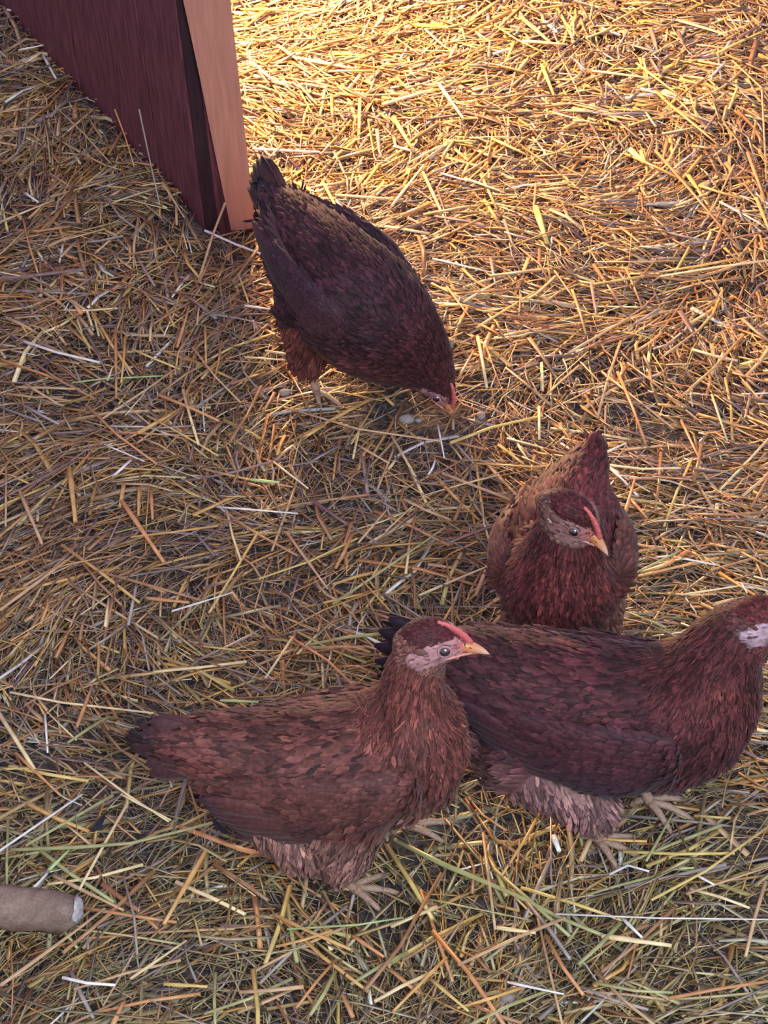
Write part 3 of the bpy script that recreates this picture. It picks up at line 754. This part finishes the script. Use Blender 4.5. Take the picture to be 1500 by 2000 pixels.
# front left hen, side on, alert
hen1 = build_hen('alert young hen at the front left, side on, with eye and beak turned right', (0, 1.30), 0.0,
    [(-.222, 0, .172, .012, .010), (-.200, 0, .165, .022, .018), (-.165, 0, .154, .035, .033), (-.128, 0, .137, .048, .046), (-.085, 0, .127, .060, .058), (-.040, 0, .125, .066, .062),
     (-.004, 0, .134, .066, .060), (.010, 0, .158, .054, .050), (.012, 0, .190, .036, .035), (.015, 0, .220, .029, .028), (.022, 0, .248, .026, .024)],
    ((.032, 0, .266), R(-8), R(-9), 0),
    [((-.055, -.026, .102), (-.062, -.036, .054), .048, .031), ((-.135, -.012, .108), (-.095, -.032, .066), .036, .032), ((-.050, .030, .105), (-.030, .035, .050), .036, .020)],
    [dict(hock=(-.068, -.044, .036), hub=(-.054, -.045, .006), yaw=R(-8)), dict(hock=(-.022, .034, .050), hub=(.002, .026, .006), yaw=R(8))],
    [dict(side=s, pts=[(.004, s*.050, .138, .026, .014), (-.030, s*.056, .130, .036, .014), (-.075, s*.055, .124, .038, .013), (-.115, s*.044, .128, .030, .011), (-.155, s*.030, .138, .018, .008)]) for s in (-1, 1)],
    dict(root=(-.164, 0, .158), dir=(-1, 0, .20), L=.066, n=6, vs=.62, ls=.06, W=.024), red, seed=1)

# hen facing the camera, head turned to the picture's right
r3 = dict(red); r3.update(back=S_(104, 42, 48), neck=S_(104, 46, 48), breast=S_(116, 72, 68), belly=S_(92, 58, 66), cheek=S_(140, 100, 92), tail=S_(96, 36, 44), tail0=S_(100, 40, 46), crown=S_(92, 36, 42), flecks=.22, nk0=.66, skin=S_(158, 116, 112))
hen3 = build_hen('young hen facing the camera, head turned aside, behind the walking hen', (.172, 1.545), R(-99),
    [(-.140, .026, .172, .012, .010), (-.122, .022, .164, .022, .019), (-.098, .012, .152, .034, .032), (-.066, .004, .140, .049, .047), (-.025, 0, .130, .060, .059), (.015, 0, .124, .063, .061),
     (.042, 0, .146, .056, .052), (.050, .003, .178, .044, .041), (.052, .008, .206, .036, .035), (.054, .011, .230, .029, .029)],
    ((.062, .012, .246), R(62), R(-34), R(6)),
    [((-.020, -.030, .105), (-.015, -.040, .048), .036, .020), ((-.020, .030, .105), (-.015, .040, .048), .036, .020)],
    [dict(hock=(-.020, -.040, .045), hub=(-.005, -.040, .007), yaw=0), dict(hock=(-.020, .040, .045), hub=(-.005, .040, .007), yaw=0)],
    [dict(side=s, pts=[(.020, s*.054, .138, .026, .013), (-.015, s*.060, .130, .036, .013), (-.055, s*.054, .122, .034, .012), (-.080, s*.042, .126, .026, .010), (-.100, s*.030, .132, .016, .008)], fl=.045) for s in (-1, 1)],
    dict(root=(-.108, .018, .158), dir=(-1, .22, .34), L=.046, n=5, vs=.5, ls=.05, W=.020), r3, seed=3)

# walking hen cut by the right edge of the frame
r4 = dict(red); r4.update(back=S_(84, 38, 46), neck=S_(96, 46, 48), breast=S_(78, 42, 50), belly=S_(124, 84, 86), thigh=S_(146, 106, 106), wing=S_(78, 40, 48), wing_low=S_(52, 34, 52), tail0=S_(60, 36, 46), tail=S_(36, 26, 44), crown=S_(102, 42, 44), skin=S_(186, 156, 168), cheek=S_(110, 60, 60), flecks=.14)
hen4 = build_hen('largest hen walking to the right, cut by the right edge of the picture', (.200, 1.335), R(-16),
    [(-.190, 0, .180, .012, .010), (-.170, 0, .174, .022, .020), (-.138, 0, .162, .038, .036), (-.098, 0, .146, .053, .051), (-.051, 0, .134, .063, .060), (.0, 0, .129, .068, .064),
     (.044, 0, .132, .071, .065), (.070, 0, .154, .062, .056), (.082, 0, .188, .048, .044), (.092, 0, .220, .037, .034), (.108, 0, .246, .030, .027)],
    ((.124, 0, .262), R(-4), R(-14), 0),
    [((-.088, -.028, .092), (-.016, -.040, .042), .043, .023), ((-.120, -.012, .105), (-.070, -.030, .064), .040, .030), ((-.050, .030, .105), (.020, .028, .066), .040, .022)],
    [dict(hock=(-.012, -.042, .036), hub=(-.010, -.048, .006), yaw=R(-14)), dict(hock=(.012, .012, .054), hub=(.030, -.002, .018), yaw=R(-6), lift_toes=.006)],
    [dict(side=s, pts=[(.052, s*.054, .136, .032, .014), (.010, s*.061, .126, .042, .014), (-.040, s*.060, .130, .038, .013), (-.085, s*.048, .146, .028, .011), (-.125, s*.036, .162, .018, .008)], fl=.075, dip=.10) for s in (-1, 1)],
    dict(root=(-.140, 0, .165), dir=(-1, 0, .26), L=.088, n=5, vs=.55, ls=.10), r4, seed=5, nf=20000)

# pecking hen by the post
r2 = dict(red); r2.update(flecks_=0, back=S_(66, 32, 44), neck=S_(78, 36, 42), breast=S_(96, 50, 48), belly=S_(120, 56, 52), thigh=S_(104, 54, 50), wing=S_(60, 34, 48), wing_low=S_(84, 50, 54), tail=S_(24, 20, 36), crown=S_(74, 34, 40), cheek=S_(90, 50, 52), flecks=.14)
hen2 = build_hen('dark hen pecking at the floor, head down, tail behind the end post', (-.010, 2.058), R(-45),
    [(-.165, .022, .208, .013, .012), (-.145, .018, .196, .027, .026), (-.115, .012, .176, .045, .044), (-.075, .004, .152, .062, .061), (-.030, 0, .130, .073, .071), (.010, 0, .112, .075, .072),
     (.043, .006, .094, .064, .060), (.068, .014, .076, .047, .045), (.085, .018, .060, .035, .033), (.095, .020, .048, .028, .026)],
    ((.099, .021, .038), R(4), R(-58), 0),
    [((-.055, -.030, .105), (-.052, -.044, .048), .042, .024), ((-.030, .032, .115), (-.035, .040, .055), .038, .021)],
    [dict(hock=(-.052, -.046, .034), hub=(-.042, -.046, .002), yaw=0), dict(hock=(-.040, .042, .038), hub=(-.025, .042, .002), yaw=R(5))],
    [dict(side=s, pts=[(.026, s*.055, .126, .026, .014), (-.010, s*.064, .142, .034, .013), (-.055, s*.058, .166, .028, .012), (-.090, s*.044, .184, .020, .010), (-.116, s*.030+.006, .198, .012, .008)], fl=.06) for s in (-1, 1)],
    dict(root=(-.122, .014, .184), dir=(-1, .30, .50), L=.094, n=6, vs=.36, ls=.03, W=.028), r2, seed=9, nf=20000)

# ------------------------------------------------------------------ small things on the floor
def lump(name, label, cat, px, py, rx, ry, rz, mat, z=0.006, seed=0, group=None, yaw=0.):
    V0, F0 = ellipsoid_data(2); rg = np.random.default_rng(seed)
    k = rg.normal(0, 1, (4, 3)); v = V0*(1+.14*np.sin(V0@k.T*2.2).sum(1)[:, None]*.5)
    v = np.round(v*3.2)/3.2*.35+v*.65
    c, s = math.cos(yaw), math.sin(yaw); v = v*np.array([rx, ry, rz]); v = v@np.array([[c, s, 0], [-s, c, 0], [0, 0, 1]])
    me = mesh_np(name, v, F0); g = gnd(px, py, z); g[2] += float(terrain(g[0], g[1]))-.002
    o = link(name, me, mat); o.location = g; tag(o, label, cat, group); return o
lump('stone', 'pale angular stone on the bare patch just below the pecking hen', 'stone', 794, 828, .0105, .0075, .006, M_stone, seed=1)
lump('stone', 'small pinkish stone on the bare patch, right of the red comb', 'stone', 940, 816, .0055, .0065, .005, M_stone, seed=2)
lump('stone', 'blurred grey stone beside the shoulder of the pecking hen', 'stone', 872, 683, .012, .009, .007, M_stone, seed=3)
lump('stone', 'small grey stone left of the pecking hen\'s legs', 'stone', 556, 758, .008, .006, .005, M_stone, seed=4)
lump('stone', 'small pale crumb of stone touching the pale angular stone', 'stone', 818, 829, .0045, .003, .003, M_stone, seed=5)
lump('stone', 'pale stone near the bottom edge under the two crossed stalks', 'stone', 990, 1950, .007, .006, .005, M_stone, seed=6)

def stick():
    a = gnd(-60, 1770, .022); b = gnd(150, 1781, .020)
    root = empty('wooden_stick', tuple((a+b)/2)); tag(root, 'weathered grey-brown stick with a pale broken end, at the bottom left edge', 'stick')
    mid = (a+b)/2; n = 14; ns = 18; V = []; C = []
    d = (b-a)/np.linalg.norm(b-a); s = np.cross(d, (0, 0, 1.)); u = np.cross(s, d)
    for k in range(n):
        t = k/(n-1); p = a+(b-a)*t-mid
        r0 = .0195*(1-.06*t)*(1 if k < n-2 else (.9 if k == n-2 else .66))
        for q_ in range(ns):
            g = 2*math.pi*q_/ns; r = r0*(1+.08*math.sin(3*g+t*4)+.05*math.sin(7*g+t*9)+random.uniform(-.06, .06))
            V.append(p+(s*math.cos(g)+u*math.sin(g))*r+d*random.uniform(-.001, .001))
            C.append(lin((132, 112, 100))*random.uniform(.75, 1.25))
    F = [(k*ns+q_, k*ns+(q_+1) % ns, (k+1)*ns+(q_+1) % ns, (k+1)*ns+q_) for k in range(n-1) for q_ in range(ns)]+[tuple(range(ns))[::-1], tuple((n-1)*ns+q_ for q_ in range(ns))]
    join([(V, F)], 'bark', M_skinattr, root, col=np.array(C))
    # pale broken end
    V = []; ns = 16; N = 5; C = []
    for k in range(N):
        t = k/(N-1); p = b-mid+d*(.006*math.sin(t*1.57)-.001)+u*.002; r0 = .0125*math.cos(t*1.40)
        for q_ in range(ns):
            g = 2*math.pi*q_/ns; r = r0*(1+.12*math.sin(5*g+k)); V.append(p+(s*math.cos(g)+u*math.sin(g))*r+d*random.uniform(-.0015, .0015)); C.append(lin((188, 184, 186))*random.uniform(.8, 1.1))
    F = [(k*ns+q_, k*ns+(q_+1) % ns, (k+1)*ns+(q_+1) % ns, (k+1)*ns+q_) for k in range(N-1) for q_ in range(ns)]+[tuple(range(ns))[::-1], tuple((N-1)*ns+q_ for q_ in range(ns))]
    o = join([(V, F)], 'broken_end', M_skinattr, root, col=np.array(C)); o['label'] = 'pale bluish-grey broken end of the stick'
stick()
for (x0, y0, x1, y1, lb) in ((415, 1600, 442, 1625, 'small black feather lying under the belly of the front left hen'),
                             (205, 1590, 182, 1622, 'small black feather below the tail tip of the front left hen')):
    a = gnd(x0, y0, .022); b = gnd(x1, y1, .020)
    o = long_feather('loose_feather', (0, 0, 0), b-a, (0, 0, 1), float(np.linalg.norm(b-a)), .007, lin((34, 30, 48)), None, M_feather)
    o.location = a; tag(o, lb, 'feather')
